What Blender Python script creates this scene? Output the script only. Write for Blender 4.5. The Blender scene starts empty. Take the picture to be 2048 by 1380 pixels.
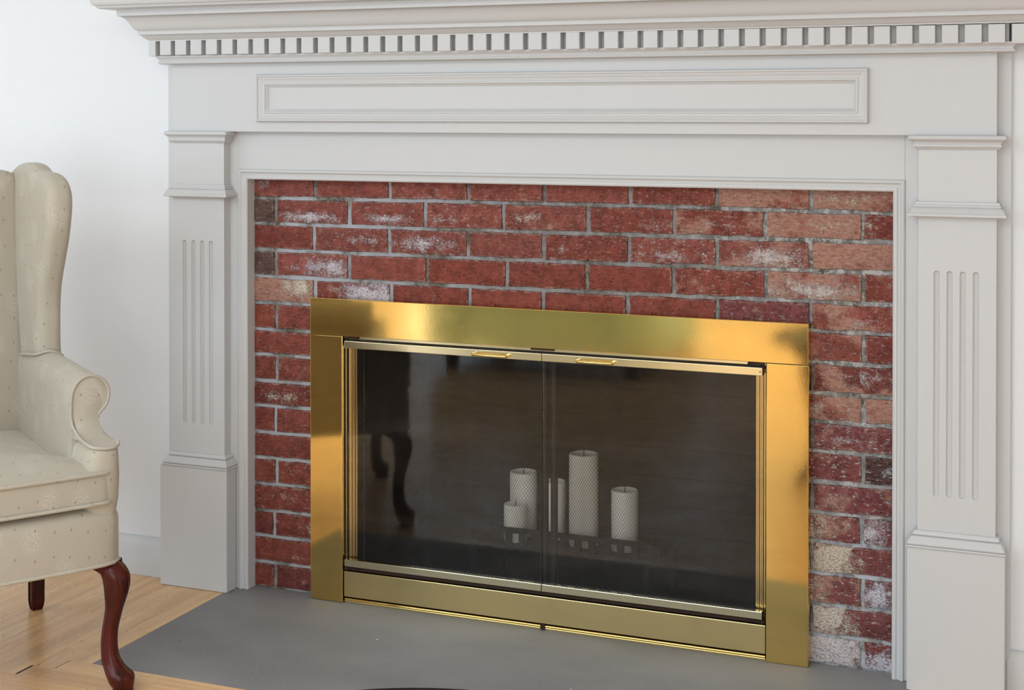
import bpy, bmesh, math, random
from math import sin, cos, pi, radians, sqrt, atan2
from mathutils import Vector, Matrix
random.seed(7)
C = bpy.context.scene.collection
SC = bpy.context.scene

# ------------------------------------------------------------------ camera
YAW, PITCH = 0.3832, 0.012
cam = bpy.data.cameras.new('camera')
camo = bpy.data.objects.new('camera', cam)
C.objects.link(camo)
camo.location = (2.0736, -3.3407, 1.2393)
camo.rotation_euler = (pi/2 - PITCH, 0, YAW)
cam.sensor_fit = 'HORIZONTAL'
cam.sensor_width = 36.0
cam.lens = 2964.87/2048*36.0
cam.shift_y = -(690 - 261.77)/2048
cam.clip_start = 0.05
SC.camera = camo

# ------------------------------------------------------------------ world, lights, exposure
SC.view_settings.view_transform = 'Standard'
SC.view_settings.look = 'None'
SC.view_settings.gamma = 1.0
SC.view_settings.use_curve_mapping = False
SC.view_settings.exposure = 0.0
w = bpy.data.worlds.new('world'); SC.world = w
w.use_nodes = True
w.node_tree.nodes['Background'].inputs[0].default_value = (0.9, 0.95, 1.0, 1)
w.node_tree.nodes['Background'].inputs[1].default_value = 0.3

def area(name, loc, target, sx, sy, power, col):
    l = bpy.data.lights.new(name, 'AREA'); l.shape = 'RECTANGLE'
    l.size = sx; l.size_y = sy; l.energy = power; l.color = col
    o = bpy.data.objects.new(name, l); C.objects.link(o)
    o.location = loc
    d = Vector(target) - Vector(loc)
    o.rotation_euler = d.to_track_quat('-Z', 'Y').to_euler()
    return o
area('window_and_fill', (-3.30, -1.70, 0.95), (0.2, -0.3, 0.3), 2.2, 1.8, 44, (0.64, 0.83, 1.0))
area('window_and_fill', (4.50, -1.60, 1.05), (0.5, -0.6, 0.3), 1.9, 1.9, 8, (0.88, 0.95, 1.0))
area('window_and_fill', (-1.2, -6.25, 1.10), (0.0, 0.0, 0.4), 2.6, 2.0, 80, (0.60, 0.81, 1.0))
area('window_and_fill', (2.1, -6.25, 0.80), (-0.2, 0.0, 0.0), 2.8, 1.6, 82, (0.88, 0.955, 1.0))  # added low back fill to lift the lower mantel, not a known window
area('ceiling_bounce_fill', (-0.1, -3.9, 2.42), (-0.1, -3.9, 0.0), 4.2, 2.6, 122, (0.81, 0.93, 1.0))  # added overhead fill imitating ceiling bounce, no lamp hangs here

# ------------------------------------------------------------------ node helpers
def lin(c):
    return tuple(((v/255)/12.92 if v/255 <= 0.04045 else ((v/255+0.055)/1.055)**2.4) for v in c)
class NT:
    def __init__(s, name):
        s.m = bpy.data.materials.new(name); s.m.use_nodes = True
        s.t = s.m.node_tree; s.t.nodes.clear()
        s.out = s.n('ShaderNodeOutputMaterial')
    def n(s, ty, **k):
        nd = s.t.nodes.new(ty)
        for a, b in k.items(): setattr(nd, a, b)
        return nd
    def set(s, sock, v):
        if v is None: return
        if hasattr(v, 'is_output') or isinstance(v, bpy.types.NodeSocket): s.t.links.new(v, sock)
        else:
            if isinstance(v, (tuple, list)) and len(v) == 3 and sock.type == 'RGBA': v = (*v, 1)
            sock.default_value = v
    def math(s, op, a, b=None, c=None, clamp=False):
        nd = s.n('ShaderNodeMath', operation=op, use_clamp=clamp)
        for i, v in enumerate((a, b, c)): s.set(nd.inputs[i], v)
        return nd.outputs[0]
    def mix(s, f, a, b, mode='MIX'):
        nd = s.n('ShaderNodeMix', data_type='RGBA', blend_type=mode)
        s.set(nd.inputs[0], f); s.set(nd.inputs[6], a); s.set(nd.inputs[7], b)
        return nd.outputs[2]
    def noise(s, vec, scale, detail=3, rough=0.55, dim='3D'):
        nd = s.n('ShaderNodeTexNoise', noise_dimensions=dim)
        s.set(nd.inputs['Vector'], vec); nd.inputs['Scale'].default_value = scale
        nd.inputs['Detail'].default_value = detail; nd.inputs['Roughness'].default_value = rough
        return nd.outputs['Fac']
    def ramp(s, f, lo, hi, a=0.0, b=1.0):
        nd = s.n('ShaderNodeMapRange'); nd.interpolation_type = 'SMOOTHSTEP'
        s.set(nd.inputs[0], f); nd.inputs[1].default_value = lo; nd.inputs[2].default_value = hi
        nd.inputs[3].default_value = a; nd.inputs[4].default_value = b
        return nd.outputs[0]
    def coord(s, which='Object'):
        return s.n('ShaderNodeTexCoord').outputs[which]
    def mapping(s, vec, scale=(1, 1, 1), rot=(0, 0, 0), loc=(0, 0, 0)):
        nd = s.n('ShaderNodeMapping'); s.set(nd.inputs[0], vec)
        nd.inputs[1].default_value = loc; nd.inputs[2].default_value = rot; nd.inputs[3].default_value = scale
        return nd.outputs[0]
    def pos(s): return s.n('ShaderNodeNewGeometry').outputs['Position']
    def sep(s, v):
        nd = s.n('ShaderNodeSeparateXYZ'); s.set(nd.inputs[0], v); return nd.outputs
    def attr(s, name):
        return s.n('ShaderNodeAttribute', attribute_type='OBJECT', attribute_name=name).outputs['Fac']
    def bump(s, h, strength=0.3, dist=0.002):
        nd = s.n('ShaderNodeBump'); s.set(nd.inputs['Height'], h)
        nd.inputs['Strength'].default_value = strength; nd.inputs['Distance'].default_value = dist
        return nd.outputs[0]
    def bsdf(s, col, rough=0.5, metal=0.0, normal=None, spec=0.5, coat=0.0, sheen=0.0, coat_rough=0.1):
        nd = s.n('ShaderNodeBsdfPrincipled')
        s.set(nd.inputs['Base Color'], col); s.set(nd.inputs['Roughness'], rough)
        s.set(nd.inputs['Metallic'], metal); nd.inputs['Specular IOR Level'].default_value = spec
        nd.inputs['Coat Weight'].default_value = coat; nd.inputs['Coat Roughness'].default_value = coat_rough
        nd.inputs['Sheen Weight'].default_value = sheen
        if normal is not None: s.set(nd.inputs['Normal'], normal)
        return nd
    def done(s, sh):
        s.t.links.new(sh.outputs[0] if hasattr(sh, 'outputs') else sh, s.out.inputs[0]); return s.m

M = {}
def simple(name, rgb, rough=0.5, metal=0, nscale=0, nstr=0.1, spec=0.5, coat=0.0, var=0.06):
    k = NT(name); col = (*lin(rgb), 1)
    nrm = None
    if nscale:
        f = k.noise(k.coord(), nscale, 4)
        nrm = k.bump(f, nstr, 0.002)
        col = k.mix(f, tuple(c*(1-var) for c in col[:3]), tuple(min(1, c*(1+var)) for c in col[:3]))
    M[name] = k.done(k.bsdf(col, rough, metal, nrm, spec, coat)); return M[name]

simple('wall_paint', (225, 226, 230), 0.75, 0, 90, 0.05, 0.3, var=0.015)
simple('trim_paint', (201, 200, 201), 0.38, 0, 25, 0.03, 0.4, var=0.01)
simple('ceiling_paint', (235, 235, 233), 0.8, 0, 60, 0.03, 0.3, var=0.01)
simple('rust_iron', (52, 34, 24), 0.7, 0.4, 120, 0.4, var=0.5)
simple('black_iron', (26, 24, 23), 0.6, 0.3, 90, 0.3, var=0.3)
simple('gap_shade', (26, 20, 14), 0.8, 0, 60, 0.2, var=0.3)  # dark colour standing in for shade inside narrow gaps
simple('wax', (243, 239, 230), 0.45, 0, 40, 0.05, var=0.02)
simple('wick', (30, 26, 24), 0.9, 0, 60, 0.1)
simple('teal_fabric', (172, 200, 202), 0.85, 0, 220, 0.3, 0.2, var=0.12)
simple('pale_cushion', (235, 228, 212), 0.85, 0, 220, 0.3, 0.2, var=0.06)
simple('table_black', (20, 15, 15), 0.5, 0, 30, 0.05, 0.15, var=0.2)

# brass: polished, faintly warped sheet metal with tarnish and hairline scratches
def brass(name, warp=0.35, rough=0.10, col=(0.86, 0.66, 0.27), tar=0.35):
    k = NT(name); P = k.pos()
    big = k.noise(k.mapping(P, (1, 1, 1)), 2.4, 1, 0.4)
    fine = k.noise(P, 260, 3)
    t = k.ramp(k.noise(P, 7, 4), 0.45, 0.8)
    c = k.mix(k.math('MULTIPLY', t, tar), (*col, 1), (col[0]*0.80, col[1]*0.80, col[2]*0.85, 1))
    r = k.math('ADD', k.math('MULTIPLY', k.noise(P, 30, 3), 0.06), rough-0.03)
    b1 = k.n('ShaderNodeBump'); k.set(b1.inputs['Height'], big); b1.inputs['Strength'].default_value = warp; b1.inputs['Distance'].default_value = 0.02
    b2 = k.n('ShaderNodeBump'); k.set(b2.inputs['Height'], fine); b2.inputs['Strength'].default_value = 0.02; b2.inputs['Distance'].default_value = 0.001
    k.t.links.new(b1.outputs[0], b2.inputs['Normal'])
    M[name] = k.done(k.bsdf(c, r, 1.0, b2.outputs[0]))
brass('brass', 0.16, 0.085, (0.76, 0.535, 0.185))
brass('brass_aged', 0.05, 0.22, (0.80, 0.63, 0.30), 0.7)
brass('brass_pale', 0.04, 0.16, (0.76, 0.66, 0.44), 0.2)

# brick with object-driven efflorescence
def mk_brick():
    k = NT('brick_clay'); O = k.coord('Object'); P = k.pos()
    info = k.n('ShaderNodeObjectInfo')
    base = info.outputs['Color']
    n1 = k.noise(P, 30, 5, 0.68); n2 = k.noise(P, 190, 4, 0.7)
    wr = k.noise(k.mapping(P, (0.55, 1, 1.25), (0, radians(12), 0)), 120, 5, 0.72)      # wire-cut wrinkles
    col = k.mix(k.ramp(n1, 0.34, 0.66), k.mix(0.5, base, (0.030, 0.008, 0.006, 1)), k.mix(0.06, base, (0.5, 0.3, 0.25, 1)))
    col = k.mix(k.ramp(wr, 0.44, 0.64, 0, 0.45), col, k.mix(0.5, col, (0.40, 0.15, 0.105, 1)))
    v = k.n('ShaderNodeTexVoronoi'); k.set(v.inputs['Vector'], P); v.inputs['Scale'].default_value = 140
    pit = k.math('MULTIPLY', k.ramp(v.outputs['Distance'], 0.12, 0.26, 1, 0), k.ramp(k.noise(P, 45, 2), 0.47, 0.58))
    col = k.mix(k.math('MULTIPLY', pit, 0.85), col, (0.015, 0.008, 0.008, 1))
    # tan lime haze with irregular tide lines
    hz = k.attr('haze')
    hf = k.math('ADD', k.math('MULTIPLY', hz, 0.95), k.math('MULTIPLY', k.math('SUBTRACT', k.noise(P, 11, 6, 0.62), 0.5), 2.6))
    hm = k.ramp(hf, 0.42, 0.72)
    col = k.mix(k.math('MULTIPLY', hm, k.ramp(wr, 0.36, 0.60, 0.35, 0.85)), col, (0.47, 0.265, 0.20, 1))
    # white bloom in a patch of its own on each brick
    xyz = k.sep(O)
    dx = k.math('DIVIDE', k.math('SUBTRACT', xyz[0], k.attr('bloom_x')), k.attr('bloom_w'))
    dz = k.math('DIVIDE', k.math('SUBTRACT', xyz[2], k.attr('bloom_z')), k.attr('bloom_h'))
    d = k.math('SQRT', k.math('ADD', k.math('MULTIPLY', dx, dx), k.math('MULTIPLY', dz, dz)))
    e = k.math('SUBTRACT', k.attr('bloom'), k.math('MULTIPLY', d, 0.55))
    e = k.math('ADD', e, k.math('MULTIPLY', k.math('SUBTRACT', k.noise(P, 32, 5, 0.7), 0.5), 2.2))
    gr = k.noise(k.mapping(P, (1, 1, 1.5)), 170, 4, 0.75)
    vein = k.math('ABSOLUTE', k.math('SUBTRACT', k.noise(k.mapping(P, (1, 1, 1.3)), 75, 5, 0.7), 0.5))
    em = k.math('MULTIPLY', k.ramp(e, 0.10, 0.50), k.math('MAXIMUM', k.ramp(gr, 0.50, 0.58), k.ramp(vein, 0.008, 0.03, 0.7, 0)))
    em = k.math('MAXIMUM', em, k.math('MULTIPLY', k.ramp(e, 0.36, 0.75), k.ramp(gr, 0.36, 0.50, 0.25, 0.9)))
    streak = k.math('MULTIPLY', k.attr('streak'), k.ramp(k.noise(k.mapping(P, (0.8, 1, 1.7)), 85, 5, 0.78), 0.545, 0.63))
    em = k.math('MAXIMUM', em, streak)
    ed = k.math('MINIMUM', k.math('SUBTRACT', k.attr('half_w'), k.math('ABSOLUTE', xyz[0])), k.math('SUBTRACT', k.attr('half_h'), k.math('ABSOLUTE', xyz[2])))
    rim = k.math('MULTIPLY', k.ramp(ed, 0.001, 0.0055, 1, 0), k.ramp(k.noise(P, 70, 4, 0.7), 0.46, 0.60))
    col = k.mix(k.math('MULTIPLY', rim, 0.55), col, (0.46, 0.36, 0.31, 1))
    drk = k.math('MULTIPLY', k.ramp(ed, 0.0, 0.004, 1, 0), k.ramp(k.noise(P, 50, 4, 0.7), 0.50, 0.40))
    col = k.mix(k.math('MULTIPLY', drk, 0.6), col, (0.05, 0.025, 0.02, 1))
    col = k.mix(em, col, k.mix(k.attr('cream'), (0.66, 0.64, 0.72, 1), (0.70, 0.60, 0.47, 1)))
    h = k.math('ADD', k.math('MULTIPLY', wr, 1.6), k.math('ADD', k.math('MULTIPLY', n2, 0.5), k.math('MULTIPLY', em, 0.35)))
    h = k.math('SUBTRACT', h, k.math('MULTIPLY', pit, 0.8))
    M['brick'] = k.done(k.bsdf(col, 0.6, 0, k.bump(h, 1.0, 0.003), 0.4))
mk_brick()
def mk_mortar():
    k = NT('mortar'); P = k.pos(); x, y, z = k.sep(P)
    n = k.noise(P, 60, 5, 0.7); n2 = k.noise(P, 7, 4)
    col = k.mix(k.ramp(n, 0.3, 0.7), (0.085, 0.075, 0.064, 1), (0.27, 0.245, 0.22, 1))
    left = k.math('MULTIPLY', k.ramp(x, 0.1, 1.0, 1, 0.3), k.ramp(n2, 0.40, 0.52))
    col = k.mix(k.math('MULTIPLY', left, 0.7), col, (0.50, 0.51, 0.57, 1))
    right = k.math('MULTIPLY', k.ramp(x, 1.0, 1.4), k.ramp(k.noise(P, 40, 5, 0.75), 0.50, 0.58))
    col = k.mix(k.math('MULTIPLY', right, 0.6), col, (0.58, 0.56, 0.54, 1))
    low = k.math('MULTIPLY', k.math('MULTIPLY', k.ramp(x, 1.36, 1.5), k.ramp(z, 0.1, 0.6, 1, 0)), k.ramp(k.noise(P, 22, 4, 0.7), 0.42, 0.56))  # lower right: bluish reflected sheen put into the mortar colour
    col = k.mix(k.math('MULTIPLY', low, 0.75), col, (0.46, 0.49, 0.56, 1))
    dk = k.math('MULTIPLY', k.ramp(x, 1.0, 1.4), k.ramp(k.noise(P, 16, 4, 0.7), 0.55, 0.62))
    col = k.mix(k.math('MULTIPLY', dk, 0.5), col, (0.06, 0.055, 0.05, 1))
    M['mortar'] = k.done(k.bsdf(col, 0.9, 0, k.bump(n, 0.8, 0.003), 0.2))
mk_mortar()
def mk_wood_floor():
    k = NT('oak_floor'); O = k.coord('Object')
    rnd = k.n('ShaderNodeObjectInfo').outputs['Random']
    off = k.n('ShaderNodeCombineXYZ'); k.set(off.inputs[0], k.math('MULTIPLY', rnd, 37.0)); k.set(off.inputs[2], k.math('MULTIPLY', rnd, 11.0))
    va = k.n('ShaderNodeVectorMath', operation='ADD'); k.set(va.inputs[0], O); k.set(va.inputs[1], off.outputs[0])
    g = k.noise(k.mapping(va.outputs[0], (46, 2.2, 20)), 1.0, 6, 0.6)
    g2 = k.noise(k.mapping(va.outputs[0], (160, 4, 60)), 1.0, 3, 0.6)
    base = k.mix(rnd, (0.82, 0.49, 0.225, 1), (0.88, 0.58, 0.30, 1))
    col = k.mix(k.ramp(g, 0.35, 0.72), base, k.mix(0.6, base, (0.50, 0.30, 0.17, 1)))
    col = k.mix(k.ramp(g2, 0.5, 0.75, 0, 0.3), col, (0.50, 0.30, 0.16, 1))
    sp = k.n('ShaderNodeTexVoronoi'); k.set(sp.inputs['Vector'], k.pos()); sp.inputs['Scale'].default_value = 13
    col = k.mix(k.ramp(sp.outputs['Distance'], 0.028, 0.045, 0.75, 0), col, (0.12, 0.05, 0.02, 1))
    r = k.ramp(k.noise(k.pos(), 9, 3), 0.3, 0.7, 0.22, 0.32)
    M['floor'] = k.done(k.bsdf(col, r, 0, k.bump(g, 0.05, 0.001), 0.45))
mk_wood_floor()
def mk_slate():
    k = NT('slate'); P = k.pos()
    a = k.noise(k.mapping(P, (1, 1.6, 1)), 2.2, 4, 0.55); b = k.noise(P, 420, 3, 0.7); c = k.noise(k.mapping(P, (0.5, 3, 1)), 9, 4)
    col = k.mix(k.ramp(a, 0.3, 0.7), (0.165, 0.165, 0.168, 1), (0.255, 0.252, 0.25, 1))
    col = k.mix(k.ramp(b, 0.40, 0.66, 0, 0.75), col, (0.36, 0.36, 0.38, 1))
    col = k.mix(k.ramp(c, 0.6, 0.8, 0, 0.35), col, (0.32, 0.31, 0.30, 1))
    v = k.n('ShaderNodeTexVoronoi'); k.set(v.inputs['Vector'], P); v.inputs['Scale'].default_value = 9
    v2 = k.n('ShaderNodeTexVoronoi'); k.set(v2.inputs['Vector'], k.mapping(P, loc=(3.1, 5.2, 0))); v2.inputs['Scale'].default_value = 10
    col = k.mix(k.ramp(v.outputs['Distance'], 0.018, 0.028, 1, 0), col, (0.85, 0.84, 0.82, 1))
    col = k.mix(k.ramp(v2.outputs['Distance'], 0.018, 0.03, 1, 0), col, (0.02, 0.02, 0.02, 1))
    h = k.math('ADD', k.math('MULTIPLY', b, 0.3), k.math('MULTIPLY', c, 1.2))
    M['slate'] = k.done(k.bsdf(col, 0.55, 0, k.bump(h, 0.18, 0.003), 0.35))
mk_slate()
def mk_fabric():
    k = NT('damask'); U = k.coord('UV')
    base = (0.47, 0.42, 0.345, 1)
    # pale woven sprigs
    wv = k.noise(k.mapping(U, (1, 1, 1)), 42, 4, 0.6)
    cell = k.n('ShaderNodeTexVoronoi', voronoi_dimensions='2D'); k.set(cell.inputs['Vector'], k.mapping(U, (12, 8.5, 1), (0, 0, 0.35)))
    cell.inputs['Scale'].default_value = 1; cell.inputs['Randomness'].default_value = 0.35
    sprig = k.math('MULTIPLY', k.ramp(cell.outputs['Distance'], 0.12, 0.34, 1, 0), k.ramp(k.noise(U, 230, 3, 0.6), 0.46, 0.56))
    col = k.mix(k.math('MULTIPLY', sprig, 0.42), base, (0.66, 0.62, 0.56, 1))
    col = k.mix(k.ramp(wv, 0.35, 0.7, 0, 0.12), col, (0.50, 0.44, 0.35, 1))
    dot = k.n('ShaderNodeTexVoronoi', voronoi_dimensions='2D'); k.set(dot.inputs['Vector'], k.mapping(U, (26, 18, 1), (0, 0, 0.12)))
    dot.inputs['Scale'].default_value = 1; dot.inputs['Randomness'].default_value = 0.25
    dm = k.ramp(dot.outputs['Distance'], 0.035, 0.075, 0.5, 0)
    col = k.mix(dm, col, (0.20, 0.14, 0.11, 1))
    th = k.math('ADD', k.noise(k.mapping(U, (900, 120, 1)), 1, 2), k.noise(k.mapping(U, (120, 900, 1)), 1, 2))
    h = k.math('ADD', k.math('MULTIPLY', th, 0.4), k.math('ADD', k.math('MULTIPLY', sprig, 0.5), k.math('MULTIPLY', dm, -0.5)))
    M['fabric'] = k.done(k.bsdf(col, 0.75, 0, k.bump(h, 0.25, 0.001), 0.25, sheen=0.25))
mk_fabric()
def mk_mahog():
    k = NT('mahogany'); O = k.coord('Object')
    g = k.noise(k.mapping(O, (30, 30, 4)), 1.0, 5)
    col = k.mix(k.ramp(g, 0.3, 0.7), (0.020, 0.0035, 0.0025, 1), (0.085, 0.009, 0.006, 1))
    M['mahogany'] = k.done(k.bsdf(col, 0.3, 0, k.bump(g, 0.05, 0.001), 0.28))
mk_mahog()
def mk_glass():
    k = NT('smoked_glass'); P = k.pos()
    fr = k.n('ShaderNodeFresnel'); fr.inputs[0].default_value = 1.33
    tr = k.n('ShaderNodeBsdfTransparent'); tr.inputs[0].default_value = (0.93, 0.92, 0.91, 1)
    gl = k.n('ShaderNodeBsdfGlossy'); gl.inputs[0].default_value = (1, 1, 1, 1); gl.inputs[1].default_value = 0.03
    mx = k.n('ShaderNodeMixShader'); k.set(mx.inputs[0], fr.outputs[0])
    k.t.links.new(tr.outputs[0], mx.inputs[1]); k.t.links.new(gl.outputs[0], mx.inputs[2])
    # wiping smears: diagonal film of soot and dust
    smear = k.noise(k.mapping(P, (1.2, 1, 5.5), (0, radians(-32), 0)), 1.7, 4, 0.55)
    film = k.ramp(smear, 0.46, 0.76, 0.003, 0.026)
    df = k.n('ShaderNodeBsdfDiffuse'); df.inputs[0].default_value = (0.50, 0.41, 0.33, 1)
    m2 = k.n('ShaderNodeMixShader'); k.set(m2.inputs[0], film)
    k.t.links.new(mx.outputs[0], m2.inputs[1]); k.t.links.new(df.outputs[0], m2.inputs[2])
    M['glass'] = k.done(m2)
mk_glass()
def mk_soot():
    k = NT('sooty_brick'); P = k.pos(); n = k.noise(P, 20, 4)
    col = k.mix(n, (0.014, 0.011, 0.010, 1), (0.050, 0.037, 0.033, 1))
    M['soot'] = k.done(k.bsdf(col, 0.95, 0, k.bump(n, 0.4, 0.003), 0.1))
mk_soot()
simple('mesh_steel', (46, 40, 38), 0.45, 0.6, 0)

# ------------------------------------------------------------------ object helpers
def link(name, me, mat=None, parent=None, smooth=None):
    o = bpy.data.objects.new(name, me); C.objects.link(o)
    if mat is not None and not me.materials: me.materials.append(M[mat] if isinstance(mat, str) else mat)
    if mat == 'fabric': boxuv(me)
    if parent is not None: o.parent = parent
    if smooth is not None:
        for p in me.polygons: p.use_smooth = True
        me.set_sharp_from_angle(angle=radians(smooth))
    return o
def mesh(name, verts, faces, uvs=None):
    me = bpy.data.meshes.new(name); me.from_pydata([tuple(v) for v in verts], [], faces)
    me.validate(); me.update()
    if uvs:
        ul = me.uv_layers.new(name='UVMap')
        for lp in me.loops: ul.data[lp.index].uv = uvs[lp.vertex_index]
    bm = bmesh.new(); bm.from_mesh(me); bmesh.ops.recalc_face_normals(bm, faces=bm.faces); bm.to_mesh(me); bm.free()
    return me
def boxuv(me):
    ul = me.uv_layers.get('UVMap') or me.uv_layers.new(name='UVMap')
    for p in me.polygons:
        n = p.normal; a = max(range(3), key=lambda i: abs(n[i]))
        for li in p.loop_indices:
            c = me.vertices[me.loops[li].vertex_index].co
            ul.data[li].uv = ((c.y, c.z), (c.x, c.z), (c.x, c.y))[a]
def thing(name, label, cat, loc=(0, 0, 0), rotz=0, group=None):
    o = bpy.data.objects.new(name, None); C.objects.link(o); o.empty_display_size = 0.1
    o.location = loc; o.rotation_euler = (0, 0, rotz); o['label'] = label; o['category'] = cat
    if group: o['group'] = group
    return o
def tag(o, label, cat, group=None):
    o['label'] = label; o['category'] = cat
    if group: o['group'] = group
    return o
def struct(o): o['kind'] = 'structure'; return o
def boxes_mesh(name, bl):
    v = []; f = []
    for (x0, x1, y0, y1, z0, z1) in bl:
        i = len(v)
        v += [(x0, y0, z0), (x1, y0, z0), (x1, y1, z0), (x0, y1, z0), (x0, y0, z1), (x1, y0, z1), (x1, y1, z1), (x0, y1, z1)]
        f += [tuple(i+q for q in F) for F in ((0, 3, 2, 1), (4, 5, 6, 7), (0, 1, 5, 4), (1, 2, 6, 5), (2, 3, 7, 6), (3, 0, 4, 7))]
    return mesh(name, v, f)
def box(name, x0, x1, y0, y1, z0, z1, mat, parent=None, bev=0.0, seg=2):
    me = boxes_mesh(name, [(x0, x1, y0, y1, z0, z1)])
    if bev:
        bm = bmesh.new(); bm.from_mesh(me)
        bmesh.ops.bevel(bm, geom=bm.edges[:], offset=bev, segments=seg, profile=0.5, affect='EDGES')
        bm.to_mesh(me); bm.free()
    return link(name, me, mat, parent, (35 if (bev and seg > 2) else None))
def tube_mesh(name, pts, r, n=8, closed=False, caps=True):
    pts = [Vector(p) for p in pts]; N = len(pts); v = []; f = []
    rr = r if isinstance(r, (list, tuple)) else [r]*N
    up = Vector((0.13, 0.31, 0.94)).normalized()
    for i, p in enumerate(pts):
        a = pts[(i-1) % N] if (closed or i > 0) else p
        b = pts[(i+1) % N] if (closed or i < N-1) else p
        t = (b-a).normalized()
        s = t.cross(up)
        if s.length < 1e-3: s = t.cross(Vector((1, 0, 0)))
        s.normalize(); u = s.cross(t).normalized()
        up = u
        for j in range(n):
            q = 2*pi*j/n
            v.append(p + (s*cos(q)+u*sin(q))*rr[i])
    R = N if closed else N-1
    for i in range(R):
        for j in range(n):
            a = i*n+j; b = i*n+(j+1) % n; c = ((i+1) % N)*n+(j+1) % n; d = ((i+1) % N)*n+j
            f.append((a, b, c, d))
    if caps and not closed:
        f.append(tuple(range(n))); f.append(tuple((N-1)*n+j for j in range(n)))
    return mesh(name, v, f)
def tube(name, pts, r, mat, parent=None, n=8, closed=False):
    return link(name, tube_mesh(name, pts, r, n, closed), mat, parent, 50)
def loft_mesh(name, rings, caps=True, uv=False, close_ring=True):
    n = len(rings[0]); v = [Vector(p) for r in rings for p in r]; f = []
    for i in range(len(rings)-1):
        for j in range(n if close_ring else n-1):
            f.append((i*n+j, i*n+(j+1) % n, (i+1)*n+(j+1) % n, (i+1)*n+j))
    if caps:
        f.append(tuple(range(n))); f.append(tuple((len(rings)-1)*n+j for j in range(n)))
    uvs = None
    if uv:
        uvs = []
        lens = [0]
        for i in range(1, len(rings)): lens.append(lens[-1] + (Vector(rings[i][0])-Vector(rings[i-1][0])).length)
        for i, r in enumerate(rings):
            acc = 0
            for j in range(n):
                if j: acc += (Vector(r[j])-Vector(r[j-1])).length
                uvs.append((acc, lens[i]))
    return mesh(name, v, f, uvs)
def lathe(name, prof, mat, parent=None, n=32, loc=(0, 0, 0)):
    rings = [[(loc[0]+r*cos(2*pi*j/n), loc[1]+r*sin(2*pi*j/n), loc[2]+z) for j in range(n)] for r, z in prof]
    return link(name, loft_mesh(name, rings), mat, parent, 35)

# moulding that wraps the front and returns to the wall on both ends: profile = [(out, z)]
def wrap_moulding(name, XL, XR, Yf, Yw, prof, mat, parent, kL=1.0, kR=1.0, dz=0.0):
    rings = []
    for path in range(4):
        ring = []
        for p, z in prof:
            xl = XL-kL*p; xr = XR+kR*p; z += dz
            ring.append([(xl, Yw, z), (xl, Yf-p, z), (xr, Yf-p, z), (xr, Yw, z)][path])
        rings.append(ring)
    return link(name, loft_mesh(name, rings), mat, parent, 28)
# moulding round a rectangle in the XZ plane: profile = [(inset, out)]
def frame_moulding(name, x0, x1, z0, z1, Yb, prof, mat, parent, open_bottom=False):
    def corner(i, ins, out):
        return [(x0+ins, Yb-out, z0 if open_bottom else z0+ins), (x0+ins, Yb-out, z1-ins),
                (x1-ins, Yb-out, z1-ins), (x1-ins, Yb-out, z0 if open_bottom else z0+ins)][i]
    rings = [[corner(i, a, b) for a, b in prof] for i in range(4)]
    if not open_bottom: rings.append(rings[0])
    me = loft_mesh(name, rings, caps=open_bottom)
    return link(name, me, mat, parent, 28)
def arc(cx, cy, r, a0, a1, n=6):
    return [(cx+r*cos(radians(a0+(a1-a0)*i/n)), cy+r*sin(radians(a0+(a1-a0)*i/n))) for i in range(n+1)]

# ================================================================== SETTING
YW = -0.025
RX0, RX1, RY0, RZ = -3.4, 4.6, -6.4, 2.45
link_ = link
fl = struct(link('floor', boxes_mesh('floor', [(RX0-0.1, RX1+0.1, RY0-0.1, 0.6, -0.12, -0.022)]), 'floor'))
wb = struct(link('wall_back', boxes_mesh('wall_back', [(RX0, -0.020, YW, 0.13, -0.02, RZ), (1.656, RX1, YW, 0.13, -0.02, RZ), (-0.020, 1.656, YW, 0.13, 1.088, RZ)]), 'wall_paint'))
struct(link('wall_left', boxes_mesh('wall_left', [(RX0-0.12, RX0, RY0, 0.13, -0.02, RZ)]), 'wall_paint'))
struct(link('wall_right', boxes_mesh('wall_right', [(RX1, RX1+0.12, RY0, 0.13, -0.02, RZ)]), 'wall_paint'))
struct(link('wall_front', boxes_mesh('wall_front', [(RX0-0.12, RX1+0.12, RY0-0.12, RY0, -0.02, RZ)]), 'wall_paint'))
struct(link('ceiling', boxes_mesh('ceiling', [(RX0-0.12, RX1+0.12, RY0-0.12, 0.13, RZ, RZ+0.1)]), 'ceiling_paint'))
# baseboards
def baseboard(name, x0, x1):
    prof = [(0.0, 0.0), (0.014, 0.0), (0.014, 0.074), (0.0125, 0.078), (0.0125, 0.081), (0.009, 0.088), (0.006, 0.094), (0.0055, 0.099), (0.003, 0.102), (0.0, 0.102)]
    rings = [[(x, YW-0.001-p, z+0.0005) for p, z in prof] for x in (x0, x1)]
    return struct(link(name, loft_mesh(name, rings), 'trim_paint', None, 28))
baseboard('baseboard_left', RX0+0.001, -0.2365)
o = baseboard('baseboard_right', 1.877, RX1-0.001); o.location.z = -0.006

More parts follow.
